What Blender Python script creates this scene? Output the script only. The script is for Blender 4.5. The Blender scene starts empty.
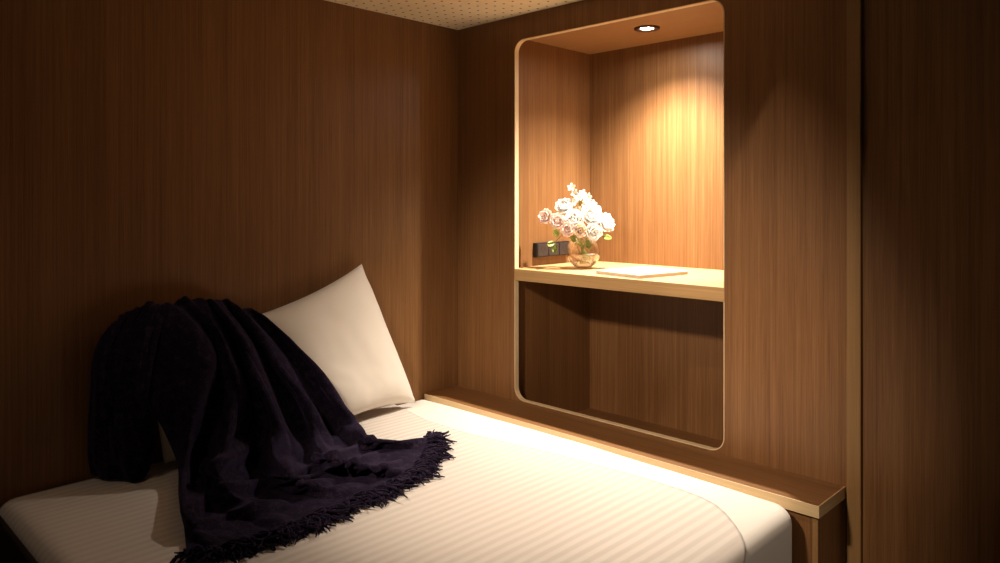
import bpy, bmesh, math, random
from mathutils import Vector, Matrix, noise

# ------------------------------------------------------------------ camera, world, lights, exposure
sc = bpy.context.scene
C = sc.collection
sc.view_settings.view_transform = 'Standard'
sc.view_settings.look = 'None'
sc.view_settings.exposure = 0.0
sc.view_settings.gamma = 1.0
sc.view_settings.use_curve_mapping = False
sc.cycles.transparent_max_bounces = 24

cam_d = bpy.data.cameras.new('camera')
cam = bpy.data.objects.new('camera', cam_d)
C.objects.link(cam)
cam.location = (2.9626, -2.6983, 1.63)
# the camera looks level; forward = (-0.70, 0.714) in plan
cam.rotation_euler = (math.pi/2, 0, math.atan2(0.70, 0.7143))
cam_d.lens = 26.57
cam_d.sensor_width = 36.0
cam_d.shift_y = -0.0815
cam_d.clip_start = 0.02
sc.camera = cam

world = bpy.data.worlds.new('world')
sc.world = world
world.use_nodes = True
world.node_tree.nodes['Background'].inputs[0].default_value = (1.0, 0.78, 0.55, 1)
world.node_tree.nodes['Background'].inputs[1].default_value = 0.016


def lamp(name, kind, loc, energy, color, target=None, **kw):
    d = bpy.data.lights.new(name, kind)
    d.energy = energy
    d.color = color
    for k, v in kw.items():
        setattr(d, k, v)
    o = bpy.data.objects.new(name, d)
    C.objects.link(o)
    o.location = loc
    if target is not None:
        o.rotation_euler = (Vector(target)-Vector(loc)).to_track_quat('-Z', 'Y').to_euler()
    return o


WARM = (1.0, 0.895, 0.745)
COOL = (1.0, 0.79, 0.60)
# the downlight inside the alcove
for watt, deg, soft in ((325, 102, 1.0), (100, 124, 0.6)):      # main beam and softer spill of the same lamp
    lamp('alcove_lamp', 'SPOT', (0.976, 0.342, 2.452), watt, WARM, (0.976, 0.342, 0),
         spot_size=math.radians(deg), spot_blend=soft, shadow_soft_size=0.022)
# a downlight in the ceiling over the near side of the bed
lamp('room_spot', 'SPOT', (1.75, -2.95, 2.5), 365, COOL, (0.95, 0.3, 0.55),
     spot_size=math.radians(48), spot_blend=0.8, shadow_soft_size=0.09)
# weak unseen spot, added to lift the dim left side of the bed
lamp('room_spot', 'SPOT', (0.45, -2.95, 2.5), 9, COOL, (0.35, -1.75, 0.6),
     spot_size=math.radians(55), spot_blend=0.9, shadow_soft_size=0.09)
# a corridor lamp beyond the edge of the ceiling at the foot of the bed
lamp('corridor_lamp', 'SPOT', (2.40, -3.0, 3.17), 95, COOL, (1.42, 0, 1.4),
     spot_size=math.radians(24), spot_blend=0.5, shadow_soft_size=0.02)
# unseen fill spot, added to brighten the end face of the bed
lamp('bed_end_fill', 'SPOT', (3.7, -1.5, 2.6), 70, COOL, (1.95, -0.6, 0.45),
     spot_size=math.radians(26), spot_blend=0.7, shadow_soft_size=0.06)


# ------------------------------------------------------------------ materials
def new_mat(name):
    m = bpy.data.materials.new(name)
    m.use_nodes = True
    nt = m.node_tree
    return m, nt, nt.nodes['Principled BSDF'], nt.links


def ramp(nt, stops):
    r = nt.nodes.new('ShaderNodeValToRGB')
    e = r.color_ramp.elements
    e[0].position, e[0].color = stops[0][0], (*stops[0][1], 1)
    e[1].position, e[1].color = stops[-1][0], (*stops[-1][1], 1)
    for p, c in stops[1:-1]:
        n = e.new(p)
        n.color = (*c, 1)
    return r


def wood(name, dark, mid, light, axis='z', scale=1.0, rough=0.45, contrast=1.0, bump=0.08):
    """veneer with fine straight grain running along one axis"""
    m, nt, b, L = new_mat(name)
    geo = nt.nodes.new('ShaderNodeNewGeometry')

    def stretched(across, along, detail, rgh=0.6, dist=0.0):
        mp = nt.nodes.new('ShaderNodeMapping')
        v = [across*scale]*3
        v['xyz'.index(axis)] = along*scale
        mp.inputs['Scale'].default_value = v
        L.new(geo.outputs['Position'], mp.inputs['Vector'])
        n = nt.nodes.new('ShaderNodeTexNoise')
        n.inputs['Scale'].default_value = 1.0
        n.inputs['Detail'].default_value = detail
        n.inputs['Roughness'].default_value = rgh
        n.inputs['Distortion'].default_value = dist
        L.new(mp.outputs[0], n.inputs['Vector'])
        return n
    broad = stretched(14, 0.35, 3, 0.5)
    fine = stretched(105, 0.8, 5, 0.72, 0.3)
    pore = stretched(300, 5, 2, 0.6)

    def mth(op, a, c):
        x = nt.nodes.new('ShaderNodeMath')
        x.operation = op
        for i, q in enumerate((a, c)):
            if isinstance(q, (int, float)):
                x.inputs[i].default_value = q
            else:
                L.new(q, x.inputs[i])
        return x.outputs[0]
    s = mth('ADD', mth('MULTIPLY', fine.outputs[0], 0.5), mth('ADD', mth('MULTIPLY', broad.outputs[0], 0.2), mth('MULTIPLY', pore.outputs[0], 0.3)))
    s = mth('ADD', mth('MULTIPLY', mth('SUBTRACT', s, 0.5), 3.4*contrast), 0.5)
    r = ramp(nt, [(0.0, dark), (0.5, mid), (1.0, light)])
    L.new(s, r.inputs[0])
    L.new(r.outputs[0], b.inputs['Base Color'])
    b.inputs['Roughness'].default_value = rough
    b.inputs['Specular IOR Level'].default_value = 0.35
    bp = nt.nodes.new('ShaderNodeBump')
    bp.inputs['Strength'].default_value = bump
    bp.inputs['Distance'].default_value = 0.002
    L.new(s, bp.inputs['Height'])
    L.new(bp.outputs[0], b.inputs['Normal'])
    return m


def plain(name, col, rough=0.5, spec=0.4, metal=0.0):
    m, nt, b, L = new_mat(name)
    b.inputs['Base Color'].default_value = (*col, 1)
    b.inputs['Roughness'].default_value = rough
    b.inputs['Specular IOR Level'].default_value = spec
    b.inputs['Metallic'].default_value = metal
    return m


WD, WM, WL = (0.126, 0.054, 0.0175), (0.202, 0.094, 0.034), (0.270, 0.136, 0.054)
M_wall = wood('walnut_vertical', WD, WM, WL, 'z')
M_walh = wood('walnut_horizontal', WD, WM, WL, 'x')
M_alc_top = wood('walnut_bounce_lit', (0.23, 0.112, 0.042), (0.30, 0.152, 0.060), (0.36, 0.19, 0.08), 'x', contrast=0.7)  # same walnut made lighter, standing in for light bounced up off the shelf
OD, OM, OL = (0.44, 0.29, 0.14), (0.57, 0.40, 0.21), (0.68, 0.50, 0.29)
M_oakx = wood('oak_edge_x', OD, OM, OL, 'x', contrast=0.8)
M_oakz = wood('oak_edge_z', OD, OM, OL, 'z', contrast=0.7)
M_oaky = wood('oak_edge_y', OD, OM, OL, 'y', contrast=0.8)
M_edge = wood('pale_edge', (0.60, 0.45, 0.26), (0.70, 0.54, 0.33), (0.78, 0.63, 0.41), 'z', contrast=0.6)
M_edgex = wood('pale_edge_x', (0.52, 0.37, 0.19), (0.64, 0.47, 0.26), (0.74, 0.57, 0.35), 'x', contrast=0.7)
M_shelf = wood('oak_shelf', (0.36, 0.215, 0.088), (0.46, 0.285, 0.125), (0.55, 0.36, 0.17), 'x', contrast=0.8)
M_trim = wood('oak_trim', (0.22, 0.122, 0.046), (0.285, 0.16, 0.062), (0.34, 0.20, 0.08), 'z', contrast=0.7)


def pegboard():
    m, nt, b, L = new_mat('perforated_ply')
    geo = nt.nodes.new('ShaderNodeNewGeometry')
    sep = nt.nodes.new('ShaderNodeSeparateXYZ')
    L.new(geo.outputs['Position'], sep.inputs[0])

    def cell(out, off):
        a = nt.nodes.new('ShaderNodeMath'); a.operation = 'ADD'; a.inputs[1].default_value = off
        L.new(out, a.inputs[0])
        d = nt.nodes.new('ShaderNodeMath'); d.operation = 'PINGPONG'; d.inputs[1].default_value = 0.029
        L.new(a.outputs[0], d.inputs[0])
        q = nt.nodes.new('ShaderNodeMath'); q.operation = 'POWER'; q.inputs[1].default_value = 2
        L.new(d.outputs[0], q.inputs[0])
        return q.outputs[0]
    s = nt.nodes.new('ShaderNodeMath'); s.operation = 'ADD'
    L.new(cell(sep.outputs[0], -0.434+0.58), s.inputs[0])
    L.new(cell(sep.outputs[1], 0.153+5.8), s.inputs[1])
    lt = nt.nodes.new('ShaderNodeMath'); lt.operation = 'LESS_THAN'; lt.inputs[1].default_value = 0.0060**2
    L.new(s.outputs[0], lt.inputs[0])
    mix = nt.nodes.new('ShaderNodeMix'); mix.data_type = 'RGBA'
    L.new(lt.outputs[0], mix.inputs['Factor'])
    nz = nt.nodes.new('ShaderNodeTexNoise'); nz.inputs['Scale'].default_value = 6
    rp = ramp(nt, [(0.3, (0.84, 0.68, 0.45)), (0.7, (0.88, 0.73, 0.50))])
    L.new(nz.outputs[0], rp.inputs[0])
    L.new(rp.outputs[0], mix.inputs[6])
    mix.inputs[7].default_value = (0.05, 0.022, 0.008, 1)
    L.new(mix.outputs[2], b.inputs['Base Color'])
    b.inputs['Roughness'].default_value = 0.6
    return m


M_peg = pegboard()


def linen(name, c0, c1, stripes=False, rough=0.75):
    m, nt, b, L = new_mat(name)
    geo = nt.nodes.new('ShaderNodeNewGeometry')
    nz = nt.nodes.new('ShaderNodeTexNoise'); nz.inputs['Scale'].default_value = 700; nz.inputs['Detail'].default_value = 2
    L.new(geo.outputs['Position'], nz.inputs['Vector'])
    bp = nt.nodes.new('ShaderNodeBump'); bp.inputs['Strength'].default_value = 0.08; bp.inputs['Distance'].default_value = 0.001
    L.new(nz.outputs[0], bp.inputs['Height'])
    L.new(bp.outputs[0], b.inputs['Normal'])
    b.inputs['Roughness'].default_value = rough
    b.inputs['Specular IOR Level'].default_value = 0.2
    b.inputs['Sheen Weight'].default_value = 0.15
    if stripes:
        # sateen stripes woven across the bed, 19 mm each
        wob = nt.nodes.new('ShaderNodeTexNoise'); wob.inputs['Scale'].default_value = 3.0
        L.new(geo.outputs['Position'], wob.inputs['Vector'])
        sep = nt.nodes.new('ShaderNodeSeparateXYZ'); L.new(geo.outputs['Position'], sep.inputs[0])
        ad = nt.nodes.new('ShaderNodeMath'); ad.operation = 'MULTIPLY_ADD'; ad.inputs[1].default_value = 0.014
        L.new(wob.outputs[0], ad.inputs[0]); L.new(sep.outputs[0], ad.inputs[2])
        sn = nt.nodes.new('ShaderNodeMath'); sn.operation = 'MULTIPLY'; sn.inputs[1].default_value = 2*math.pi/0.038
        L.new(ad.outputs[0], sn.inputs[0])
        si = nt.nodes.new('ShaderNodeMath'); si.operation = 'SINE'; L.new(sn.outputs[0], si.inputs[0])
        mr = nt.nodes.new('ShaderNodeMapRange'); mr.inputs[1].default_value = -0.55; mr.inputs[2].default_value = 0.55
        L.new(si.outputs[0], mr.inputs[0])
        mix = nt.nodes.new('ShaderNodeMix'); mix.data_type = 'RGBA'
        mix.inputs[6].default_value = (*c0, 1); mix.inputs[7].default_value = (*c1, 1)
        L.new(mr.outputs[0], mix.inputs['Factor'])
        L.new(mix.outputs[2], b.inputs['Base Color'])
        r2 = nt.nodes.new('ShaderNodeMapRange'); r2.inputs[3].default_value = 0.8; r2.inputs[4].default_value = 0.5
        L.new(mr.outputs[0], r2.inputs[0]); L.new(r2.outputs[0], b.inputs['Roughness'])
    else:
        b.inputs['Base Color'].default_value = (*c0, 1)
    return m


M_sheet = linen('white_cotton', (0.71, 0.665, 0.61), None)
M_stripe = linen('striped_sateen', (0.575, 0.520, 0.472), (0.65, 0.592, 0.540), True)
M_pillow = linen('pillow_cotton', (0.80, 0.735, 0.655), None)


def chenille():
    m, nt, b, L = new_mat('dark_chenille')
    tc = nt.nodes.new('ShaderNodeTexCoord')
    nz = nt.nodes.new('ShaderNodeTexNoise'); nz.inputs['Scale'].default_value = 160; nz.inputs['Detail'].default_value = 3
    L.new(tc.outputs['Object'], nz.inputs['Vector'])
    n2 = nt.nodes.new('ShaderNodeTexNoise'); n2.inputs['Scale'].default_value = 38; n2.inputs['Detail'].default_value = 4
    L.new(tc.outputs['Object'], n2.inputs['Vector'])
    rp = ramp(nt, [(0.36, (0.0055, 0.0042, 0.0095)), (0.52, (0.0135, 0.0092, 0.0205)), (0.66, (0.034, 0.022, 0.041))])
    ad = nt.nodes.new('ShaderNodeMath'); ad.operation = 'MULTIPLY_ADD'; ad.inputs[1].default_value = 0.5
    hf = nt.nodes.new('ShaderNodeMath'); hf.operation = 'MULTIPLY'; hf.inputs[1].default_value = 0.5
    L.new(n2.outputs[0], hf.inputs[0])
    L.new(nz.outputs[0], ad.inputs[0]); L.new(hf.outputs[0], ad.inputs[2])
    L.new(ad.outputs[0], rp.inputs[0])
    L.new(rp.outputs[0], b.inputs['Base Color'])
    bp = nt.nodes.new('ShaderNodeBump'); bp.inputs['Strength'].default_value = 0.5; bp.inputs['Distance'].default_value = 0.004
    L.new(nz.outputs[0], bp.inputs['Height']); L.new(bp.outputs[0], b.inputs['Normal'])
    b.inputs['Roughness'].default_value = 0.95
    b.inputs['Specular IOR Level'].default_value = 0.05
    b.inputs['Sheen Weight'].default_value = 0.12
    b.inputs['Sheen Roughness'].default_value = 0.4
    b.inputs['Sheen Tint'].default_value = (0.45, 0.35, 0.75, 1)
    return m


M_throw = chenille()
M_black = plain('black_plastic', (0.012, 0.010, 0.010), 0.35)
M_socket = plain('dark_socket', (0.035, 0.028, 0.026), 0.3)
M_ring = plain('bronze_ring', (0.05, 0.025, 0.013), 0.35, metal=0.6)
M_floor = plain('dark_carpet', (0.012, 0.009, 0.008), 0.95, 0.1)
M_paper = plain('paper', (0.50, 0.43, 0.34), 0.7)
M_cover = plain('notebook_cover', (0.86, 0.84, 0.80), 0.45)
M_core = plain('flower_core', (0.62, 0.42, 0.08), 0.6)
M_green = plain('leaf_green', (0.16, 0.20, 0.035), 0.5)
M_stem = plain('stem_green', (0.20, 0.23, 0.06), 0.5)


def emission(name, col, s):
    m, nt, b, L = new_mat(name)
    b.inputs['Emission Color'].default_value = (*col, 1)
    b.inputs['Emission Strength'].default_value = s
    return m


M_lens = emission('lamp_lens', (1, 0.93, 0.82), 400.0)


def thin_glass(name, base, tint):
    m, nt, b, L = new_mat(name)
    nt.nodes.remove(b)
    out = nt.nodes['Material Output']
    tr = nt.nodes.new('ShaderNodeBsdfTransparent'); tr.inputs[0].default_value = (*tint, 1)
    gl = nt.nodes.new('ShaderNodeBsdfGlossy'); gl.inputs['Roughness'].default_value = 0.02
    lw = nt.nodes.new('ShaderNodeLayerWeight'); lw.inputs[0].default_value = 0.5
    pw = nt.nodes.new('ShaderNodeMath'); pw.operation = 'POWER'; pw.inputs[1].default_value = 2.5
    L.new(lw.outputs['Facing'], pw.inputs[0])
    fr = nt.nodes.new('ShaderNodeMath'); fr.operation = 'MULTIPLY_ADD'; fr.inputs[1].default_value = 0.85; fr.inputs[2].default_value = base
    L.new(pw.outputs[0], fr.inputs[0])
    mx = nt.nodes.new('ShaderNodeMixShader')
    L.new(fr.outputs[0], mx.inputs[0]); L.new(tr.outputs[0], mx.inputs[1]); L.new(gl.outputs[0], mx.inputs[2])
    L.new(mx.outputs[0], out.inputs[0])
    return m


M_glass = thin_glass('thin_glass', 0.07, (0.985, 0.98, 0.97))
M_water = thin_glass('water', 0.05, (0.95, 0.93, 0.90))


def petal_mat(name, col):
    m, nt, b, L = new_mat(name)
    b.inputs['Base Color'].default_value = (*col, 1)
    b.inputs['Roughness'].default_value = 0.6
    tr = nt.nodes.new('ShaderNodeBsdfTranslucent')
    tr.inputs[0].default_value = (*col, 1)
    mx = nt.nodes.new('ShaderNodeMixShader')
    mx.inputs[0].default_value = 0.4
    L.new(b.outputs[0], mx.inputs[1])
    L.new(tr.outputs[0], mx.inputs[2])
    L.new(mx.outputs[0], nt.nodes['Material Output'].inputs[0])
    return m


M_pet_w = petal_mat('petal_white', (0.90, 0.87, 0.83))
M_pet_p = petal_mat('petal_pink', (0.97, 0.83, 0.77))
M_pet_c = petal_mat('petal_peach', (0.90, 0.76, 0.62))


# ------------------------------------------------------------------ mesh helpers
def obj(name, bm, mat, parent=None, smooth=False, bevel=0.0, mats=None):
    bmesh.ops.recalc_face_normals(bm, faces=bm.faces)
    me = bpy.data.meshes.new(name)
    bm.to_mesh(me)
    bm.free()
    for mt in (mats or [mat]):
        me.materials.append(mt)
    if smooth:
        for p in me.polygons:
            p.use_smooth = True
    o = bpy.data.objects.new(name, me)
    C.objects.link(o)
    if parent is not None:
        o.parent = parent
        o.matrix_parent_inverse = Matrix.Translation(-parent.location) if parent.type == 'EMPTY' else Matrix()
    if bevel:
        md = o.modifiers.new('bevel', 'BEVEL')
        md.width = bevel
        md.segments = 2
        md.limit_method = 'ANGLE'
    return o


def box(bm, a, b):
    vs = [bm.verts.new((x, y, z)) for x in (a[0], b[0]) for y in (a[1], b[1]) for z in (a[2], b[2])]
    for f in ((0, 1, 3, 2), (4, 6, 7, 5), (0, 4, 5, 1), (2, 3, 7, 6), (0, 2, 6, 4), (1, 5, 7, 3)):
        bm.faces.new([vs[i] for i in f])


def boxes(*bs):
    bm = bmesh.new()
    for a, b in bs:
        box(bm, a, b)
    return bm


def thing(name, label, cat, loc, group=None):
    o = bpy.data.objects.new(name, None)
    C.objects.link(o)
    o.location = loc
    o.empty_display_size = 0.1
    return tag(o, label, cat, group)


def tag(o, label, cat, group=None):
    o['label'] = label
    o['category'] = cat
    if group:
        o['group'] = group
    return o


def struct(name, bm, mat, label=None, cat=None, **kw):
    o = obj(name, bm, mat, **kw)
    o['kind'] = 'structure'
    if label:
        o['label'] = label
        o['category'] = cat
    return o


def tube(bm, pts, rad, seg=6, cap=True):
    rings = []
    n = len(pts)
    for i, p in enumerate(pts):
        t = (pts[min(i+1, n-1)]-pts[max(i-1, 0)])
        if t.length < 1e-9:
            t = Vector((0, 0, 1))
        t.normalize()
        a = t.orthogonal().normalized() if i == 0 else (prev - t*prev.dot(t)).normalized()
        prev = a
        c = t.cross(a)
        r = rad[i] if isinstance(rad, (list, tuple)) else rad
        rings.append([bm.verts.new(p+(a*math.cos(k*2*math.pi/seg)+c*math.sin(k*2*math.pi/seg))*r) for k in range(seg)])
    for i in range(n-1):
        for k in range(seg):
            bm.faces.new((rings[i][k], rings[i][(k+1) % seg], rings[i+1][(k+1) % seg], rings[i+1][k]))
    if cap:
        bm.faces.new(rings[0][::-1])
        bm.faces.new(rings[-1])


def lathe(bm, prof, c, seg=40):
    rings = []
    for r, z in prof:
        if r < 1e-6:
            rings.append([bm.verts.new((c[0], c[1], c[2]+z))])
        else:
            rings.append([bm.verts.new((c[0]+r*math.cos(k*2*math.pi/seg), c[1]+r*math.sin(k*2*math.pi/seg), c[2]+z)) for k in range(seg)])
    for A, B in zip(rings, rings[1:]):
        for k in range(seg):
            k2 = (k+1) % seg
            if len(A) == 1 and len(B) == 1:
                continue
            if len(A) == 1:
                bm.faces.new((A[0], B[k], B[k2]))
            elif len(B) == 1:
                bm.faces.new((A[k], A[k2], B[0]))
            else:
                bm.faces.new((A[k], A[k2], B[k2], B[k]))


def grid_faces(bm, G):
    for i in range(len(G)-1):
        for j in range(len(G[0])-1):
            q = (G[i][j], G[i][j+1], G[i+1][j+1], G[i+1][j])
            if len(set(q)) == 4:
                bm.faces.new(q)


# ------------------------------------------------------------------ room shell
CZ = 2.551
struct('floor', boxes(((-0.05, -5.2, -0.06), (4.6, 0.9, 0.0))), M_floor, 'dark carpet floor around the bed', 'floor')
struct('wall_left', boxes(((-0.05, -4.2, 0.0), (0.0, 0.04, CZ+0.04))), M_wall, 'walnut veneer wall behind the pillows', 'wall')
struct('ceiling', boxes(((0.0, -4.0, CZ), (2.045, 0.0, CZ+0.035))), M_peg, 'pale plywood ceiling with rows of small round holes', 'ceiling')

# panel with the rounded opening
PT = 0.024
X0, X1, Z0, Z1, RR = 0.421, 1.558, 0.630, 2.43, 0.062


def hole_loop(x0, x1, z0, z1, r, n=10):
    pts = []
    for cx, cz, a0 in ((x1-r, z1-r, 0), (x0+r, z1-r, 90), (x0+r, z0+r, 180), (x1-r, z0+r, 270)):
        pts.append([(cx+r*math.cos(math.radians(a0+90*k/n)), cz+r*math.sin(math.radians(a0+90*k/n))) for k in range(n+1)])
    return pts


arcs = hole_loop(X0, X1, Z0, Z1, RR)
bm = bmesh.new()
oc = [(2.021, CZ+0.6), (0.0, CZ+0.6), (0.0, 0.0), (2.021, 0.0)]
for yy, fl in ((0.0, False), (PT, True)):
    ov = [bm.verts.new((x, yy, z)) for x, z in oc]
    av = [[bm.verts.new((x, yy, z)) for x, z in a] for a in arcs]
    for i in range(4):
        for k in range(len(av[i])-1):
            bm.faces.new((ov[i], av[i][k], av[i][k+1]))
        j = (i+1) % 4
        bm.faces.new((ov[i], av[i][-1], av[j][0], ov[j]))
struct('wall_back', bm, M_wall, 'walnut veneer wall panel with a tall rounded opening', 'wall')

# trim post and the wall beyond it
struct('trim_1', boxes(((2.0215, -0.006, 0.0), (2.068, 0.05, CZ+0.6))), M_trim, 'light oak upright strip at the end of the walnut wall', 'trim', bevel=0.002)
struct('wall_right', boxes(((2.068, 0.012, 0.0), (4.6, 0.05, CZ+0.6))), M_wall, 'dark walnut wall right of the oak strip', 'wall')

# ------------------------------------------------------------------ alcove
ND = 0.665
alc = thing('wall_alcove', 'walnut lined alcove with rounded pale edge set into the wall', 'alcove', (1.0, PT, 0.63))
bm = bmesh.new()
fl = [p for a in arcs for p in a]
ins = 0.0035
f0 = [bm.verts.new((x, -0.0015, z)) for x, z in fl]
cx, cz = (X0+X1)/2, (Z0+Z1)/2
b0 = [bm.verts.new((x, PT+0.002, z)) for x, z in fl]
inner = [p for a in hole_loop(X0+ins, X1-ins, Z0+ins, Z1-ins, RR-ins) for p in a]
f1 = [bm.verts.new((x, -0.0015, z)) for x, z in inner]
b1 = [bm.verts.new((x, PT+0.002, z)) for x, z in inner]
n = len(fl)
for i in range(n):
    j = (i+1) % n
    for A, B in ((f0, f1), (f1, b1), (b1, b0), (b0, f0)):
        bm.faces.new((A[i], A[j], B[j], B[i]))
obj('edge_band', bm, M_edge, alc)['label'] = 'pale oak edge around the opening'
T = 0.02
XA, XB, ZT, ZF = 0.383, 1.596, 2.46, 0.445
obj('side_panel', boxes(((XA-T, PT, ZF-T), (XA, ND, ZT))), M_wall, alc)
obj('side_panel', boxes(((XB, PT, ZF-T), (XB+T, ND, ZT))), M_wall, alc)
obj('back_panel', boxes(((XA-T, ND, ZF-T), (XB+T, ND+T, ZT+T))), M_wall, alc)
obj('top_panel', boxes(((XA-T, PT, ZT), (XB+T, ND, ZT+T))), M_alc_top, alc)
obj('bottom_panel', boxes(((XA, PT, ZF-T), (XB, ND, ZF))), M_walh, alc)

# shelf
sh = thing('wall_shelf', 'thick pale oak shelf across the middle of the alcove', 'shelf', (1.0, 0.27, 1.228))
obj('board', boxes(((X0+0.0, -0.003, 1.228), (X1-0.0005, PT+0.004, 1.285)), ((XA+0.0005, PT+0.003, 1.228), (XB-0.0005, ND-0.0005, 1.285))), M_shelf, sh, bevel=0.0015)

# recessed downlight
dl = thing('recessed_downlight', 'small round downlight with dark ring in the alcove top', 'light', (0.976, 0.342, ZT))
bm = bmesh.new()
lathe(bm, [(0.030, 0.0), (0.062, 0.0), (0.062, -0.005), (0.058, -0.008), (0.047, -0.009), (0.034, -0.003), (0.030, 0.0)], (0.976, 0.342, ZT))
obj('trim_ring', bm, M_ring, dl, smooth=True)
bm = bmesh.new()
lathe(bm, [(0.0, -0.002), (0.030, -0.002), (0.0305, 0.0), (0.0, 0.0)], (0.976, 0.342, ZT))
obj('lens', bm, M_lens, dl)['label'] = 'glowing white lens'

# ledge along the wall, level with the bottom of the opening
LZ, LY, LX = 0.624, -0.238, 2.016
ld = thing('wall_ledge', 'long walnut topped ledge with pale oak edge beside the bed', 'ledge', (1.0, -0.12, 0.0))
obj('top_board', boxes(((0.001, LY+0.004, LZ-0.039), (LX-0.004, -0.001, LZ))), M_walh, ld)
bm = boxes(((0.001, LY, LZ-0.040), (LX, LY+0.004, LZ+0.0005)))
obj('front_edge', bm, M_edgex, ld, bevel=0.001)['label'] = 'pale oak front edge'
obj('end_edge', boxes(((LX-0.004, LY+0.004, LZ-0.040), (LX, -0.001, LZ+0.0005))), M_oaky, ld)['label'] = 'pale oak end edge'
obj('front_panel', boxes(((0.001, LY+0.02, 0.001), (LX-0.028, LY+0.038, LZ-0.040))), M_wall, ld)
bm = boxes(((LX-0.028, LY+0.022, 0.001), (LX-0.010, -0.001, LZ-0.040)))
obj('end_panel', bm, M_wall, ld)
obj('panel_edge', boxes(((LX-0.028, LY+0.016, 0.001), (LX-0.010, LY+0.022, LZ-0.040))), M_trim, ld)['label'] = 'pale oak upright edge of the end panel'

# ------------------------------------------------------------------ bed
BX0, BX1, BY0, BY1, BZ = 0.006, 1.958, -2.105, -0.246, 0.612


def bed_z(x, y):
    z = BZ
    z += 0.010*math.sin(math.pi*min(max((x-BX0)/(BX1-BX0), 0), 1))
    z += 0.0035*noise.noise(Vector((x*2.2, y*2.2, 3.1)))+0.0015*noise.noise(Vector((x*6, y*6, 1.1)))
    return z


def rounded_rect(x0, x1, y0, y1, r, n=8):
    pts = []
    q = 0.046
    for cx, cy, a0, r in ((x1-r, y1-r, 0, r), (x0+q, y1-q, 90, q), (x0+q, y0+q, 180, q), (x1-r, y0+r, 270, r)):
        for k in range(n+1):
            a = math.radians(a0+90*k/n)
            pts.append((cx+r*math.cos(a), cy+r*math.sin(a)))
    return pts


def slab(x0, x1, y0, y1, r, er, zt, zb, step=0.05, wr=0.0):
    """mattress-like block: rounded plan corners, rounded top edge"""
    bm = bmesh.new()
    loop = []
    base = rounded_rect(x0, x1, y0, y1, r)
    for i, p in enumerate(base):
        q = base[(i+1) % len(base)]
        d = math.dist(p, q)
        m_ = max(1, int(d/step))
        for k in range(m_):
            loop.append((p[0]+(q[0]-p[0])*k/m_, p[1]+(q[1]-p[1])*k/m_))
    cx, cy = (x0+x1)/2, (y0+y1)/2

    def inset(p, d):
        # move towards the inside by d (rounded rectangle keeps its shape)
        rr = r if p[0] > (x0+x1)/2 else 0.046
        x = min(max(p[0], x0+rr), x1-rr); y = min(max(p[1], y0+rr), y1-rr)
        vx, vy = p[0]-x, p[1]-y
        l = math.hypot(vx, vy)
        if l < 1e-9:
            return p
        return (p[0]-vx/l*d, p[1]-vy/l*d)
    rings = []
    nb = 6
    for z in (zb, zb+0.12, zb+0.24):
        rings.append([bm.verts.new((*p, z)) for p in loop])
    for k in range(0, nb+1):
        a = math.pi/2*k/nb
        row = []
        for p in loop:
            q = inset(p, er*(1-math.cos(a)))
            z = zt(q[0], q[1])-er*(1-math.sin(a))
            row.append(bm.verts.new((q[0], q[1], z)))
        rings.append(row)
    for s in range(1, 24):
        f = 1-s/24
        row = []
        for p in loop:
            q = inset(p, er)
            q = (cx+(q[0]-cx)*f, cy+(q[1]-cy)*f)
            row.append(bm.verts.new((q[0], q[1], zt(*q))))
        rings.append(row)
    cv = bm.verts.new((cx, cy, zt(cx, cy)))
    n = len(loop)
    for A, B in zip(rings, rings[1:]):
        for i in range(n):
            j = (i+1) % n
            bm.faces.new((A[i], A[j], B[j], B[i]))
    for i in range(n):
        bm.faces.new((rings[-1][i], rings[-1][(i+1) % n], cv))
    bm.faces.new(rings[0][::-1])
    return bm


bed = thing('bed', 'wide bed made up in white cotton against the walnut wall', 'bed', (1.0, -1.17, 0.0))
obj('mattress', slab(BX0, BX1, BY0, BY1, 0.085, 0.045, bed_z, 0.28), M_sheet, bed, smooth=True)['label'] = 'mattress in plain white fitted sheet'
bm = boxes(((0.03, BY0+0.03, 0.001), (BX1-0.03, BY1-0.02, 0.28)))
obj('base', bm, M_wall, bed, bevel=0.004)

obj('shade_board', boxes(((0.02, BY0-0.030, 0.001), (BX1, BY0-0.012, 0.600))), M_black, bed, bevel=0.004)['label'] = 'black board added for the shade along the near side'  # added board, keeps the near side of the bed black as if in shade

# striped sheet laid over the top, its hem short of the ledge
hem = [(0.02, -0.45), (0.35, -0.52), (0.65, -0.52), (0.95, -0.475), (1.27, -0.435), (1.50, -0.42), (1.62, -0.42), (1.70, -0.43), (1.76, -0.45), (1.82, -0.49), (1.88, -0.545), (1.94, -0.61), (1.99, -0.66)]


def hem_y(x):
    for (a, ya), (b_, yb) in zip(hem, hem[1:]):
        if x <= b_:
            t = (x-a)/(b_-a)
            return ya+(yb-ya)*t
    return hem[-1][1]


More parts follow.
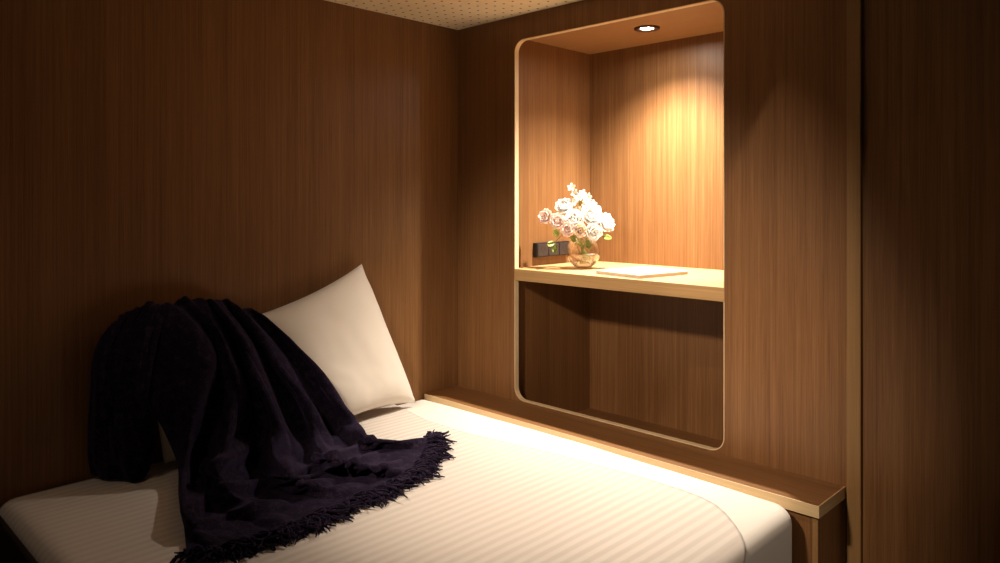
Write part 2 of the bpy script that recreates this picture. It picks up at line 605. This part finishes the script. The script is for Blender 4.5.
def sheet_pt(s, t):
    """s along the bed from head to foot and down its end, t from the hem to the near side and down it"""
    x = 0.02+s
    y0 = hem_y(min(x, 1.99))
    L_ = (y0-BY0)+0.035
    y = y0-t*L_
    er = 0.05
    ox = x-(BX1-er); oy = (BY0+er)-y
    off = 0.0045

    def bend(o):
        # arc-length o past the start of the rounded edge -> (out, down)
        if o <= 0:
            return o, 0.0
        q = er*math.pi/2
        if o < q:
            return er*math.sin(o/er), er*(1-math.cos(o/er))
        return er, er+(o-q)
    px, dx = bend(ox); py, dy = bend(oy)
    X = (BX1-er)+px+(off if ox > 0 else 0)*min(1, max(ox, 0)/er)
    Y = (BY0+er)-py-(off if oy > 0 else 0)*min(1, max(oy, 0)/er)
    zz = bed_z(min(X, BX1), max(Y, BY0))+off-max(dx, dy)
    zz += 0.003*noise.noise(Vector((x*5, y*1.6, 7.7)))*min(1, t*12)
    return Vector((X, Y, zz))


bm = bmesh.new()
NS, NT = 110, 100
G = [[bm.verts.new(sheet_pt(2.2*i/NS, j/NT)) for j in range(NT+1)] for i in range(NS+1)]
grid_faces(bm, G)
cov = obj('bed_sheet', bm, M_stripe, None, smooth=True)
md = cov.modifiers.new('thick', 'SOLIDIFY'); md.thickness = 0.0022; md.offset = -1
tag(cov, 'white sateen striped sheet spread over the bed', 'bed sheet')

# ------------------------------------------------------------------ pillows


def pillow(BL, BR, TR, TL, puff, label, top_sag=0.05, side_in=0.03, seed=0.0):
    BL, BR, TR, TL = map(Vector, (BL, BR, TR, TL))
    nrm = (BR-BL).cross(TL-BL).normalized()
    bm = bmesh.new()
    N = 40

    def P(a, b, s):
        # concave outline between the four ears
        aa = a*(1-side_in*(1-b*b)*(abs(a)**2)) if True else a
        bb = b*(1-top_sag*(1-a*a)*(abs(b)**2))
        u, v = (aa+1)/2, (bb+1)/2
        p = BL*(1-u)*(1-v)+BR*u*(1-v)+TR*u*v+TL*(1-u)*v
        h = puff*((1-a**4)*(1-b**4))**0.62*(1-0.18*a*a*b*b)
        w = 0.006*noise.noise(Vector((a*1.7+seed, b*1.7, 0.3)))+0.002*noise.noise(Vector((a*5+seed, b*5, 9)))
        return p+nrm*(s*h*(1.0 if s > 0 else 0.75)+w*min(1, h/(0.3*puff+1e-6)))
    for s in (1, -1):
        G = [[bm.verts.new(P(-1+2*i/N, -1+2*j/N, s)) for j in range(N+1)] for i in range(N+1)]
        grid_faces(bm, G)
    bmesh.ops.remove_doubles(bm, verts=bm.verts, dist=0.0004)
    o = obj('pillow', bm, M_pillow, None, smooth=True)
    tag(o, label, 'pillow')
    return o


PILLOWS = [
    pillow((0.200, -0.90, 0.655), (0.135, -0.40, 0.635), (0.070, -0.675, 1.330), (0.080, -1.30, 1.13), 0.085,
           'white pillow leaning on the walnut wall, its corner pointing up', 0.08, 0.03, 0.0),
    pillow((0.115, -1.60, 0.635), (0.15, -0.99, 0.635), (0.075, -1.14, 1.13), (0.065, -1.68, 1.17), 0.05,
           'white pillow almost hidden beneath the dark fringed throw', 0.05, 0.03, 4.0)]

# ------------------------------------------------------------------ throw blanket
# columns of the cloth, each from behind the pillow tops over the ridge and down to its hem (metres)
FRONT = [
 [(0.020, -1.582, 1.125), (0.070, -1.592, 1.213), (0.140, -1.602, 1.225), (0.170, -1.642, 1.100), (0.180, -1.677, 0.914), (0.190, -1.626, 0.784), (0.220, -1.587, 0.660), (0.479, -1.687, 0.648), (0.694, -1.764, 0.628), (0.888, -1.835, 0.628)],
 [(0.020, -1.548, 1.135), (0.065, -1.558, 1.223), (0.130, -1.568, 1.235), (0.200, -1.524, 1.150), (0.250, -1.507, 1.040), (0.280, -1.537, 0.927), (0.310, -1.586, 0.812), (0.360, -1.621, 0.693), (0.709, -1.757, 0.698), (0.813, -1.768, 0.658), (0.934, -1.744, 0.628)],
 [(0.020, -1.504, 1.131), (0.055, -1.514, 1.219), (0.110, -1.524, 1.231), (0.150, -1.455, 1.124), (0.180, -1.433, 1.007), (0.210, -1.451, 0.887), (0.260, -1.503, 0.762), (0.307, -1.537, 0.648), (0.550, -1.613, 0.628), (0.771, -1.645, 0.628), (0.941, -1.631, 0.628)],
 [(0.020, -1.474, 1.134), (0.065, -1.484, 1.222), (0.130, -1.494, 1.234), (0.210, -1.431, 1.129), (0.270, -1.416, 1.018), (0.310, -1.406, 0.897), (0.370, -1.461, 0.777), (0.574, -1.599, 0.738), (0.680, -1.616, 0.698), (0.795, -1.566, 0.663), (0.939, -1.513, 0.628)],
 [(0.020, -1.422, 1.130), (0.060, -1.432, 1.218), (0.120, -1.442, 1.230), (0.170, -1.368, 1.105), (0.230, -1.345, 0.980), (0.280, -1.331, 0.867), (0.320, -1.336, 0.737), (0.362, -1.366, 0.628), (0.595, -1.436, 0.628), (0.768, -1.412, 0.628), (0.932, -1.385, 0.628)],
 [(0.020, -1.395, 1.124), (0.075, -1.405, 1.212), (0.150, -1.415, 1.224), (0.250, -1.361, 1.093), (0.320, -1.329, 0.959), (0.370, -1.302, 0.836), (0.420, -1.291, 0.728), (0.721, -1.431, 0.728), (0.778, -1.414, 0.698), (0.844, -1.333, 0.673), (0.914, -1.244, 0.628)],
 [(0.020, -1.331, 1.107), (0.055, -1.341, 1.195), (0.110, -1.351, 1.207), (0.170, -1.275, 1.071), (0.230, -1.222, 0.926), (0.270, -1.176, 0.791), (0.300, -1.138, 0.666), (0.509, -1.214, 0.628), (0.646, -1.228, 0.628), (0.754, -1.159, 0.628), (0.889, -1.120, 0.628)],
 [(0.020, -1.299, 1.100), (0.070, -1.309, 1.188), (0.140, -1.319, 1.200), (0.240, -1.252, 1.066), (0.310, -1.189, 0.923), (0.350, -1.130, 0.786), (0.390, -1.104, 0.689), (0.719, -1.252, 0.728), (0.783, -1.203, 0.708), (0.843, -1.115, 0.683), (0.849, -0.991, 0.628)],
 [(0.020, -1.231, 1.077), (0.050, -1.241, 1.165), (0.100, -1.251, 1.177), (0.170, -1.165, 1.044), (0.220, -1.078, 0.893), (0.250, -1.004, 0.740), (0.280, -0.955, 0.619), (0.500, -1.008, 0.628), (0.592, -0.954, 0.628), (0.677, -0.897, 0.628), (0.765, -0.872, 0.628)],
 [(0.020, -1.198, 1.062), (0.060, -1.208, 1.150), (0.120, -1.218, 1.162), (0.210, -1.149, 1.070), (0.280, -1.070, 0.959), (0.310, -0.983, 0.829), (0.310, -0.892, 0.694), (0.543, -0.978, 0.688), (0.619, -0.929, 0.683), (0.642, -0.842, 0.668), (0.634, -0.742, 0.643)],
 [(0.020, -1.166, 1.032), (0.035, -1.176, 1.120), (0.050, -1.186, 1.132), (0.130, -1.128, 1.036), (0.190, -1.047, 0.921), (0.210, -0.952, 0.781), (0.200, -0.849, 0.637), (0.440, -0.927, 0.628), (0.541, -0.876, 0.628), (0.603, -0.815, 0.628), (0.637, -0.763, 0.628)],
]
HANG = [
 [(0.020, -1.582, 1.125), (0.070, -1.592, 1.213), (0.140, -1.602, 1.225), (0.170, -1.642, 1.100), (0.180, -1.677, 0.914), (0.160, -1.659, 0.806), (0.140, -1.648, 0.714), (0.120, -1.655, 0.663)],
 [(0.020, -1.632, 1.132), (0.070, -1.642, 1.220), (0.140, -1.652, 1.232), (0.180, -1.701, 1.108), (0.190, -1.725, 0.934), (0.180, -1.718, 0.805), (0.180, -1.701, 0.711), (0.170, -1.673, 0.655)],
 [(0.020, -1.677, 1.120), (0.060, -1.687, 1.208), (0.120, -1.697, 1.220), (0.150, -1.759, 1.112), (0.150, -1.779, 0.937), (0.150, -1.776, 0.811), (0.170, -1.759, 0.705), (0.180, -1.712, 0.599)],
 [(0.020, -1.722, 1.093), (0.050, -1.732, 1.181), (0.100, -1.742, 1.193), (0.140, -1.812, 1.118), (0.150, -1.828, 0.946), (0.130, -1.825, 0.818), (0.110, -1.812, 0.722), (0.080, -1.783, 0.620)],
 [(0.020, -1.754, 1.055), (0.035, -1.764, 1.143), (0.050, -1.774, 1.155), (0.070, -1.823, 1.084), (0.070, -1.836, 0.933), (0.060, -1.840, 0.806), (0.050, -1.837, 0.713), (0.030, -1.824, 0.640)],
]


def cr(p0, p1, p2, p3, t):
    return 0.5*((2*p1)+(-p0+p2)*t+(2*p0-5*p1+4*p2-p3)*t*t+(-p0+3*p1-3*p2+p3)*t**3)


def spline(pts, n):
    """resample a control polyline to n points at even arc length"""
    P = [pts[0]*2-pts[1]]+pts+[pts[-1]*2-pts[-2]]
    dense = []
    for i in range(1, len(P)-2):
        for k in range(16):
            dense.append(cr(P[i-1], P[i], P[i+1], P[i+2], k/16))
    dense.append(pts[-1])
    return dense


def at(dense, s):
    x = s*(len(dense)-1)
    i = min(int(x), len(dense)-2)
    return dense[i].lerp(dense[i+1], x-i)


# creases across the cloth: (u, v) start, (u, v) end, height, half width
CREASES = [((0.40, 0.62), (0.14, 0.80), 0.030, 0.022), ((0.20, 0.74), (0.56, 0.84), 0.026, 0.018),
           ((0.44, 0.76), (0.80, 0.80), 0.022, 0.016), ((0.56, 0.70), (0.92, 0.72), 0.022, 0.016),
           ((0.08, 0.86), (0.34, 0.90), 0.020, 0.018), ((0.24, 0.30), (0.30, 0.62), 0.018, 0.014),
           ((0.45, 0.26), (0.52, 0.64), 0.018, 0.013), ((0.66, 0.24), (0.74, 0.62), 0.018, 0.013),
           ((0.84, 0.25), (0.90, 0.60), 0.014, 0.012), ((0.60, 0.88), (0.78, 0.90), 0.016, 0.014)]


def crease(u, v):
    h = 0.0
    for (u0, v0), (u1, v1), a, w in CREASES:
        du, dv = u1-u0, v1-v0
        t = ((u-u0)*du+(v-v0)*dv)/(du*du+dv*dv)
        tc = min(max(t, 0), 1)
        bend = 0.02*math.sin(tc*5+u0*20)
        d = math.hypot(u-u0-du*tc+bend*dv, v-v0-dv*tc+bend*du)
        h += a*math.exp(-(d/w)**1.4)*(0.35+0.65*math.sin(math.pi*min(max(0.08+0.84*tc, 0), 1)))
        h -= 0.4*a*math.exp(-((d-2.1*w)/w)**2)
    return h


def drape(cols, nu, nv, wr, seed, folds=False):
    cols = [[Vector(p) for p in c] for c in cols]
    D = [spline(c, nv) for c in cols]
    rows = []
    for j in range(nv+1):
        across = spline([at(d, j/nv) for d in D], nu)
        rows.append([at(across, i/nu).copy() for i in range(nu+1)])
    # fine wrinkles along the surface normal, stretched down the cloth
    out = [[None]*(nu+1) for _ in range(nv+1)]
    for j in range(nv+1):
        for i in range(nu+1):
            a = rows[min(j+1, nv)][i]-rows[max(j-1, 0)][i]
            b = rows[j][min(i+1, nu)]-rows[j][max(i-1, 0)]
            nn = a.cross(b)
            nn = nn.normalized() if nn.length > 1e-9 else Vector((1, 0, 0))
            u, v = i/nu, j/nv
            e = min(1, 6*min(u, 1-u)+0.15)
            w = wr*noise.noise(Vector((u*9+seed, v*3.2, 0.7)))+0.6*wr*noise.noise(Vector((u*17+seed, v*7, 4.2)))
            if folds:
                sg = 1.0 if nn.x+nn.z > 0 else -1.0
                w = w+sg*crease(u, v)
            p = rows[j][i]+nn*w*e
            out[j][i] = p
    return out


tb = thing('throw_blanket', 'dark navy chenille throw with fringe draped over the pillows and bed', 'blanket', (0.35, -1.3, 0.62))
bm = bmesh.new()
R1 = drape(FRONT, 190, 190, 0.024, 0.0, True)
R2 = drape(HANG, 60, 90, 0.016, 5.0)
from mathutils.bvhtree import BVHTree
trees = []
for po in PILLOWS:
    trees.append(BVHTree.FromPolygons([v.co.copy() for v in po.data.vertices], [tuple(f.vertices) for f in po.data.polygons]))
for R in (R1, R2):
    for row in R:
        for p in row:
            for tr in trees:
                # rest on the pillow rather than inside it
                hit = tr.ray_cast(Vector((1.5, p.y, p.z)), Vector((-1, 0, 0)))
                if hit[0] is not None and p.x < hit[0].x+0.014:
                    lo = tr.find_nearest(p)
                    if p.x > 0.06:
                        p.x = hit[0].x+0.014
for R in (R1, R2):
    for row in R:
        for p in row:
            p.x = max(p.x, 0.012)
            if p.y < BY1 and p.x < BX1:
                p.z = max(p.z, bed_z(p.x, p.y)+0.016)
for R in (R1, R2):
    grid_faces(bm, [[bm.verts.new(p) for p in row] for row in R])
o = obj('cloth', bm, M_throw, tb, smooth=True)
md = o.modifiers.new('thick', 'SOLIDIFY'); md.thickness = 0.009; md.offset = 0

rf = random.Random(5)


def tassel(root, d, ln, ns):
    bm = bmesh.new()
    for s in range(ns):
        a = rf.uniform(-0.8, 0.8)
        dd = Vector((d.x*math.cos(a)-d.y*math.sin(a), d.x*math.sin(a)+d.y*math.cos(a), 0)).normalized()
        sd = Vector((-dd.y, dd.x, 0))
        L_ = ln*rf.uniform(0.55, 1.15)
        pts = []
        w1, w2, ph = rf.uniform(-1, 1), rf.uniform(4, 9), rf.uniform(0, 6)
        hop, tip = rf.uniform(0.0, 0.022), rf.choice((0, 0, 0, 0.012, 0.028))
        r0 = root+Vector((rf.uniform(-.009, .009), rf.uniform(-.009, .009), 0))
        for k in range(9):
            t = k/8
            p = r0+dd*(L_*t)+sd*(L_*(0.38*w1*t*t+0.15*t*math.sin(ph+w2*t)))
            floor_ = bed_z(p.x, p.y)+0.0095
            p.z = max(root.z*(1-t)**2+floor_*(1-(1-t)**2)+hop*math.sin(math.pi*t)+tip*t*t, floor_)
            pts.append(p)
        tube(bm, pts, [0.0026, 0.0030, 0.0034, 0.0030, 0.0035, 0.0030, 0.0035, 0.0032, 0.0016], 5)
    return bm


hem_row = R1[-1]
prev_row = R1[-11]
NH = len(hem_row)
TN = 98
for k in range(TN):
    x = k/(TN-1)*(NH-1)
    i = min(int(x), NH-2)
    p = hem_row[i].lerp(hem_row[i+1], x-i)
    q = prev_row[i].lerp(prev_row[i+1], x-i)
    d = p-q
    d.z = 0
    tg = hem_row[min(i+2, NH-1)]-hem_row[max(i-2, 0)]
    out = Vector((tg.y, -tg.x, 0))
    if out.dot(d) < 0:
        out = -out
    d = d.normalized()*0.5+(out.normalized() if out.length > 1e-9 else d)*0.5
    back = rf.uniform(0.0, 0.02)
    root = p-d*back
    root.z = p.z+0.001
    obj('tassel', tassel(root, d, rf.uniform(0.06, 0.11), 10), M_throw, tb, smooth=True)


# ------------------------------------------------------------------ power outlet on the alcove side
so = thing('power_outlet', 'black three gang power outlet on the alcove side wall behind the vase', 'outlet', (XA, 0.316, 1.368))
obj('housing', boxes(((XA, 0.181, 1.330), (XA+0.026, 0.452, 1.406))), M_black, so, bevel=0.003)
for k in range(3):
    y0 = 0.187+0.088*k
    bm = boxes(((XA+0.026, y0, 1.336), (XA+0.030, y0+0.083, 1.400)))
    md_ = obj('socket', bm, M_socket, so, bevel=0.002)
    bm = bmesh.new()
    if k != 1:
        for (dy, dz, w, h) in ((-0.012, 0.006, 0.003, 0.012), (0.012, 0.006, 0.003, 0.012), (0, -0.012, 0.003, 0.011)):
            box(bm, (XA+0.029, y0+0.041+dy-w/2, 1.368+dz-h/2), (XA+0.0306, y0+0.041+dy+w/2, 1.368+dz+h/2))
    else:
        for dz in (-0.011, 0.011):
            box(bm, (XA+0.029, y0+0.030, 1.368+dz-0.004), (XA+0.0306, y0+0.052, 1.368+dz+0.004))
    obj('slot', bm, M_black, md_)

# ------------------------------------------------------------------ notebook
nb = thing('notebook', 'closed white notebook lying on the oak shelf', 'book', (1.03, 0.22, 1.286))


def book_box(a, b, z0, z1, ang, c):
    bm = boxes(((a[0], a[1], z0), (b[0], b[1], z1)))
    bmesh.ops.rotate(bm, verts=bm.verts, cent=(0, 0, 0), matrix=Matrix.Rotation(ang, 3, 'Z'))
    bmesh.ops.translate(bm, verts=bm.verts, vec=(c[0], c[1], 0))
    return bm


ang, cc = math.radians(-9), (1.035, 0.215)
W2, H2 = 0.135, 0.165
obj('cover', book_box((-W2, -H2), (W2, H2), 1.2855, 1.2880, ang, cc), M_cover, nb, bevel=0.001)
obj('cover', book_box((-W2, -H2), (W2, H2), 1.3000, 1.3025, ang, cc), M_cover, nb, bevel=0.001)
obj('spine', book_box((-W2-0.002, -H2), (-W2+0.001, H2), 1.2860, 1.3020, ang, cc), M_paper, nb)
obj('pages', book_box((-W2+0.001, -H2+0.003), (W2-0.003, H2-0.003), 1.2880, 1.3000, ang, cc), M_paper, nb)

# ------------------------------------------------------------------ vase and flowers
VC = (0.645, 0.27, 1.2855)
VR = 0.086
vs = thing('fishbowl_vase', 'round clear glass vase of water on the oak shelf', 'vase', VC)
bm = bmesh.new()
prof = [(0.0, 0.0), (0.035, 0.0)]
for k in range(1, 15):
    a = math.radians(-66+k*9.2)
    prof.append((VR*math.cos(a), 0.0815+VR*math.sin(a)))
prof.append((0.047, prof[-1][1]+0.008))
inn = [(max(r-0.0025, 0), z+0.0018) for r, z in prof[::-1]]
lathe(bm, prof+inn, VC)
obj('bowl', bm, M_glass, vs, smooth=True)
bm = bmesh.new()
wp = [(0.0, 0.004), (0.035, 0.004)]
for k in range(1, 15):
    a = math.radians(-66+k*9.2)
    z = 0.0815+VR*math.sin(a)
    if z < 0.072:
        wp.append((VR*math.cos(a)-0.004, z+0.0005))
wp += [(VR-0.0045, 0.073), (0.0, 0.073)]
lathe(bm, wp, VC)
obj('water', bm, M_water, vs, smooth=False)

rnd = random.Random(11)


def petal(bm, base, d, up, length, width, curl, cup, seg=(6, 5), notch=0.0):
    """one curved petal: grows from base along d, curling towards up"""
    d = d.normalized()
    up = (up-d*up.dot(d)).normalized()
    side = d.cross(up)
    G = []
    for i in range(seg[0]+1):
        s = i/seg[0]
        row = []
        w = width*(math.sin(math.pi*min(1, 0.06+0.86*s**0.8))**0.75)
        for j in range(seg[1]+1):
            t = -1+2*j/seg[1]
            along = length*(s-notch*(1-abs(t))*s**6)
            p = base+d*(along*math.cos(curl*s))+up*(along*math.sin(curl*s)+cup*w*t*t)+side*(w*t)
            p += up*0.05*length*noise.noise(p*40)
            row.append(bm.verts.new(p))
        G.append(row)
    grid_faces(bm, G)


def bloom_mesh(c, face, r, layers, wide=0.56):
    bm = bmesh.new()
    f = face.normalized()
    a = f.orthogonal().normalized()
    b_ = f.cross(a)
    for li, (np_, rr, curl) in enumerate(layers):
        ph = rnd.random()*6
        for k in range(np_):
            t = ph+k*2*math.pi/np_+rnd.uniform(-.12, .12)
            d = a*math.cos(t)+b_*math.sin(t)
            petal(bm, c+f*(0.002*li), d+f*0.25, f, r*rr*rnd.uniform(.9, 1.08), r*rr*wide, curl+rnd.uniform(-.1, .1), 0.35, notch=0.06)
    return bm


def flower(px, pz, py, face, r, mat, label, kind='rose'):
    c = Vector((px, py, pz))
    t = thing('flower', label, 'flower', (VC[0], VC[1], VC[2]+0.02), 'flowers in the glass vase')
    face = Vector(face)
    if kind == 'rose':
        lay = [(5, 1.0, 0.25), (5, 0.82, 0.7), (4, 0.55, 1.15)]
    else:
        lay = [(5, 1.0, 0.15)]
    o = obj('blossom', bloom_mesh(c, face, r, lay), mat, t, smooth=True)
    md = o.modifiers.new('thick', 'SOLIDIFY'); md.thickness = 0.0008
    bm = bmesh.new()
    bmesh.ops.create_icosphere(bm, subdivisions=2, radius=r*0.13, matrix=Matrix.Translation(c+face.normalized()*r*0.10))
    obj('core', bm, M_core, t, smooth=True)
    bm = bmesh.new()
    k = Vector((VC[0]+(c.x-VC[0])*0.22, VC[1]+(c.y-VC[1])*0.22, VC[2]+0.155))
    e = Vector((VC[0]-(c.x-VC[0])*0.35, VC[1]-(c.y-VC[1])*0.35, VC[2]+0.02))
    pts = []
    for i in range(9):
        s = i/8
        pts.append((c-face.normalized()*0.004)*(1-s)**2+k*2*s*(1-s)+e*s*s)
    tube(bm, pts, 0.0022, 6)
    obj('stem', bm, M_stem, t, smooth=True)
    return t


# the bouquet spreads across the view from the bed: RT runs across it, FW towards the bed
RT, FW = Vector((0.714, 0.70, 0)), Vector((0.70, -0.714, 0))
AX = Vector((VC[0], VC[1], 0))


def bq(a, f, z):
    return AX+RT*a+FW*f+Vector((0, 0, z))


def toward(a, f, u):
    return RT*a+FW*f+Vector((0, 0, u))


FL = [
 (-0.183, 0.00, 1.540, (-0.6, 0.7, 0.35), 0.048, M_pet_p, 'pink blossom at the far left of the bouquet'),
 (-0.128, 0.03, 1.522, (-0.3, 0.9, 0.25), 0.052, M_pet_p, 'pink blossom just right of the leftmost one, above the outlet'),
 (-0.092, 0.00, 1.588, (-0.3, 0.7, 0.6), 0.056, M_pet_w, 'white blossom at upper left, below the spray of small flowers'),
 (-0.050, 0.05, 1.530, (-0.1, 0.95, 0.3), 0.060, M_pet_w, 'white blossom in the middle of the bouquet'),
 (0.030, 0.04, 1.545, (0.15, 0.9, 0.4), 0.070, M_pet_w, 'largest white blossom, right of the middle'),
 (0.100, 0.02, 1.508, (0.5, 0.8, 0.3), 0.060, M_pet_w, 'white blossom at the far right, leaning out over the notebook side'),
 (-0.080, 0.07, 1.484, (-0.3, 0.95, 0.0), 0.046, M_pet_p, 'pale pink blossom low on the left at the vase rim'),
 (-0.025, 0.08, 1.478, (0.0, 1.0, 0.05), 0.044, M_pet_c, 'peach blossom low in the middle at the vase rim'),
 (0.034, 0.075, 1.472, (0.3, 0.95, 0.0), 0.052, M_pet_w, 'creamy white blossom low on the right at the vase rim'),
]
for (a_, f_, z_, fc, r_, mt, lb) in FL:
    p = bq(a_, f_, z_)
    flower(p.x, z_, p.y, toward(*fc), r_, mt, lb)

sp = thing('flower_spray', 'tall airy spray of small white star flowers at the top of the bouquet', 'flower', (VC[0], VC[1], VC[2]+0.02), 'flowers in the glass vase')
tips = [(-0.060, 1.712), (-0.004, 1.680), (0.026, 1.664), (-0.048, 1.642), (0.006, 1.622), (0.034, 1.598), (-0.032, 1.578), (-0.022, 1.662), (0.012, 1.65), (-0.01, 1.60), (-0.045, 1.685), (0.020, 1.64), (-0.058, 1.61), (0.045, 1.63)]
bm = bmesh.new()
main = [bq(0, -0.02, VC[2]+0.02), bq(-0.01, -0.02, 1.45), bq(-0.012, -0.01, 1.56), bq(-0.018, 0, 1.63), bq(-0.05, 0, 1.68)]
tube(bm, main, 0.002, 6)
for (x, z) in tips:
    zz = min(z-0.05, 1.62)
    k = bq(-0.016, 0, zz-0.02)
    e = bq(x, 0, z-0.02)
    tube(bm, [k, k.lerp(e, 0.5)+Vector((0, 0, -0.006)), e], 0.0012, 5)
obj('stem', bm, M_stem, sp, smooth=True)
for i, (x, z) in enumerate(tips):
    fc = toward(rnd.uniform(-.5, .5), 0.8, rnd.uniform(0, .6))
    c = bq(x, rnd.uniform(-.005, .02), z-0.02)
    bm = bloom_mesh(c, fc, 0.025, [(5, 1.0, 0.12)], 0.32)
    o = obj('floret', bm, M_pet_w if i % 4 else M_pet_c, sp, smooth=True)
    md = o.modifiers.new('thick', 'SOLIDIFY'); md.thickness = 0.0006
    bm = bmesh.new()
    bmesh.ops.create_icosphere(bm, subdivisions=1, radius=0.004, matrix=Matrix.Translation(c+fc.normalized()*0.003))
    obj('core', bm, M_core, o, smooth=True)

lv = thing('leaf_sprig', 'small green leafy sprig hanging over the left of the vase', 'leaf', (VC[0], VC[1], VC[2]+0.02), 'flowers in the glass vase')
bm = bmesh.new()
tube(bm, [bq(0, 0, 1.32), bq(-0.05, 0.04, 1.43), bq(-0.11, 0.05, 1.46), bq(-0.155, 0.06, 1.41)], 0.002, 6)
obj('stem', bm, M_stem, lv, smooth=True)
for (a_, f_, z, da, dz, ln) in ((-0.13, 0.06, 1.45, -0.5, 0.5, 0.055), (-0.15, 0.06, 1.42, -0.6, -0.3, 0.05), (-0.155, 0.06, 1.41, 0.1, -1, 0.05), (-0.06, 0.07, 1.455, 0.1, -0.9, 0.04), (0.012, 0.06, 1.43, 0.2, -1, 0.05), (0.09, 0.06, 1.45, 0.8, -0.3, 0.05)):
    bm = bmesh.new()
    petal(bm, bq(a_, f_, z), toward(da, 0.25, dz), toward(0, 1, 0.3), ln, ln*0.3, 0.3, 0.2)
    o = obj('leaf', bm, M_green, lv, smooth=True)
    md = o.modifiers.new('thick', 'SOLIDIFY'); md.thickness = 0.0008
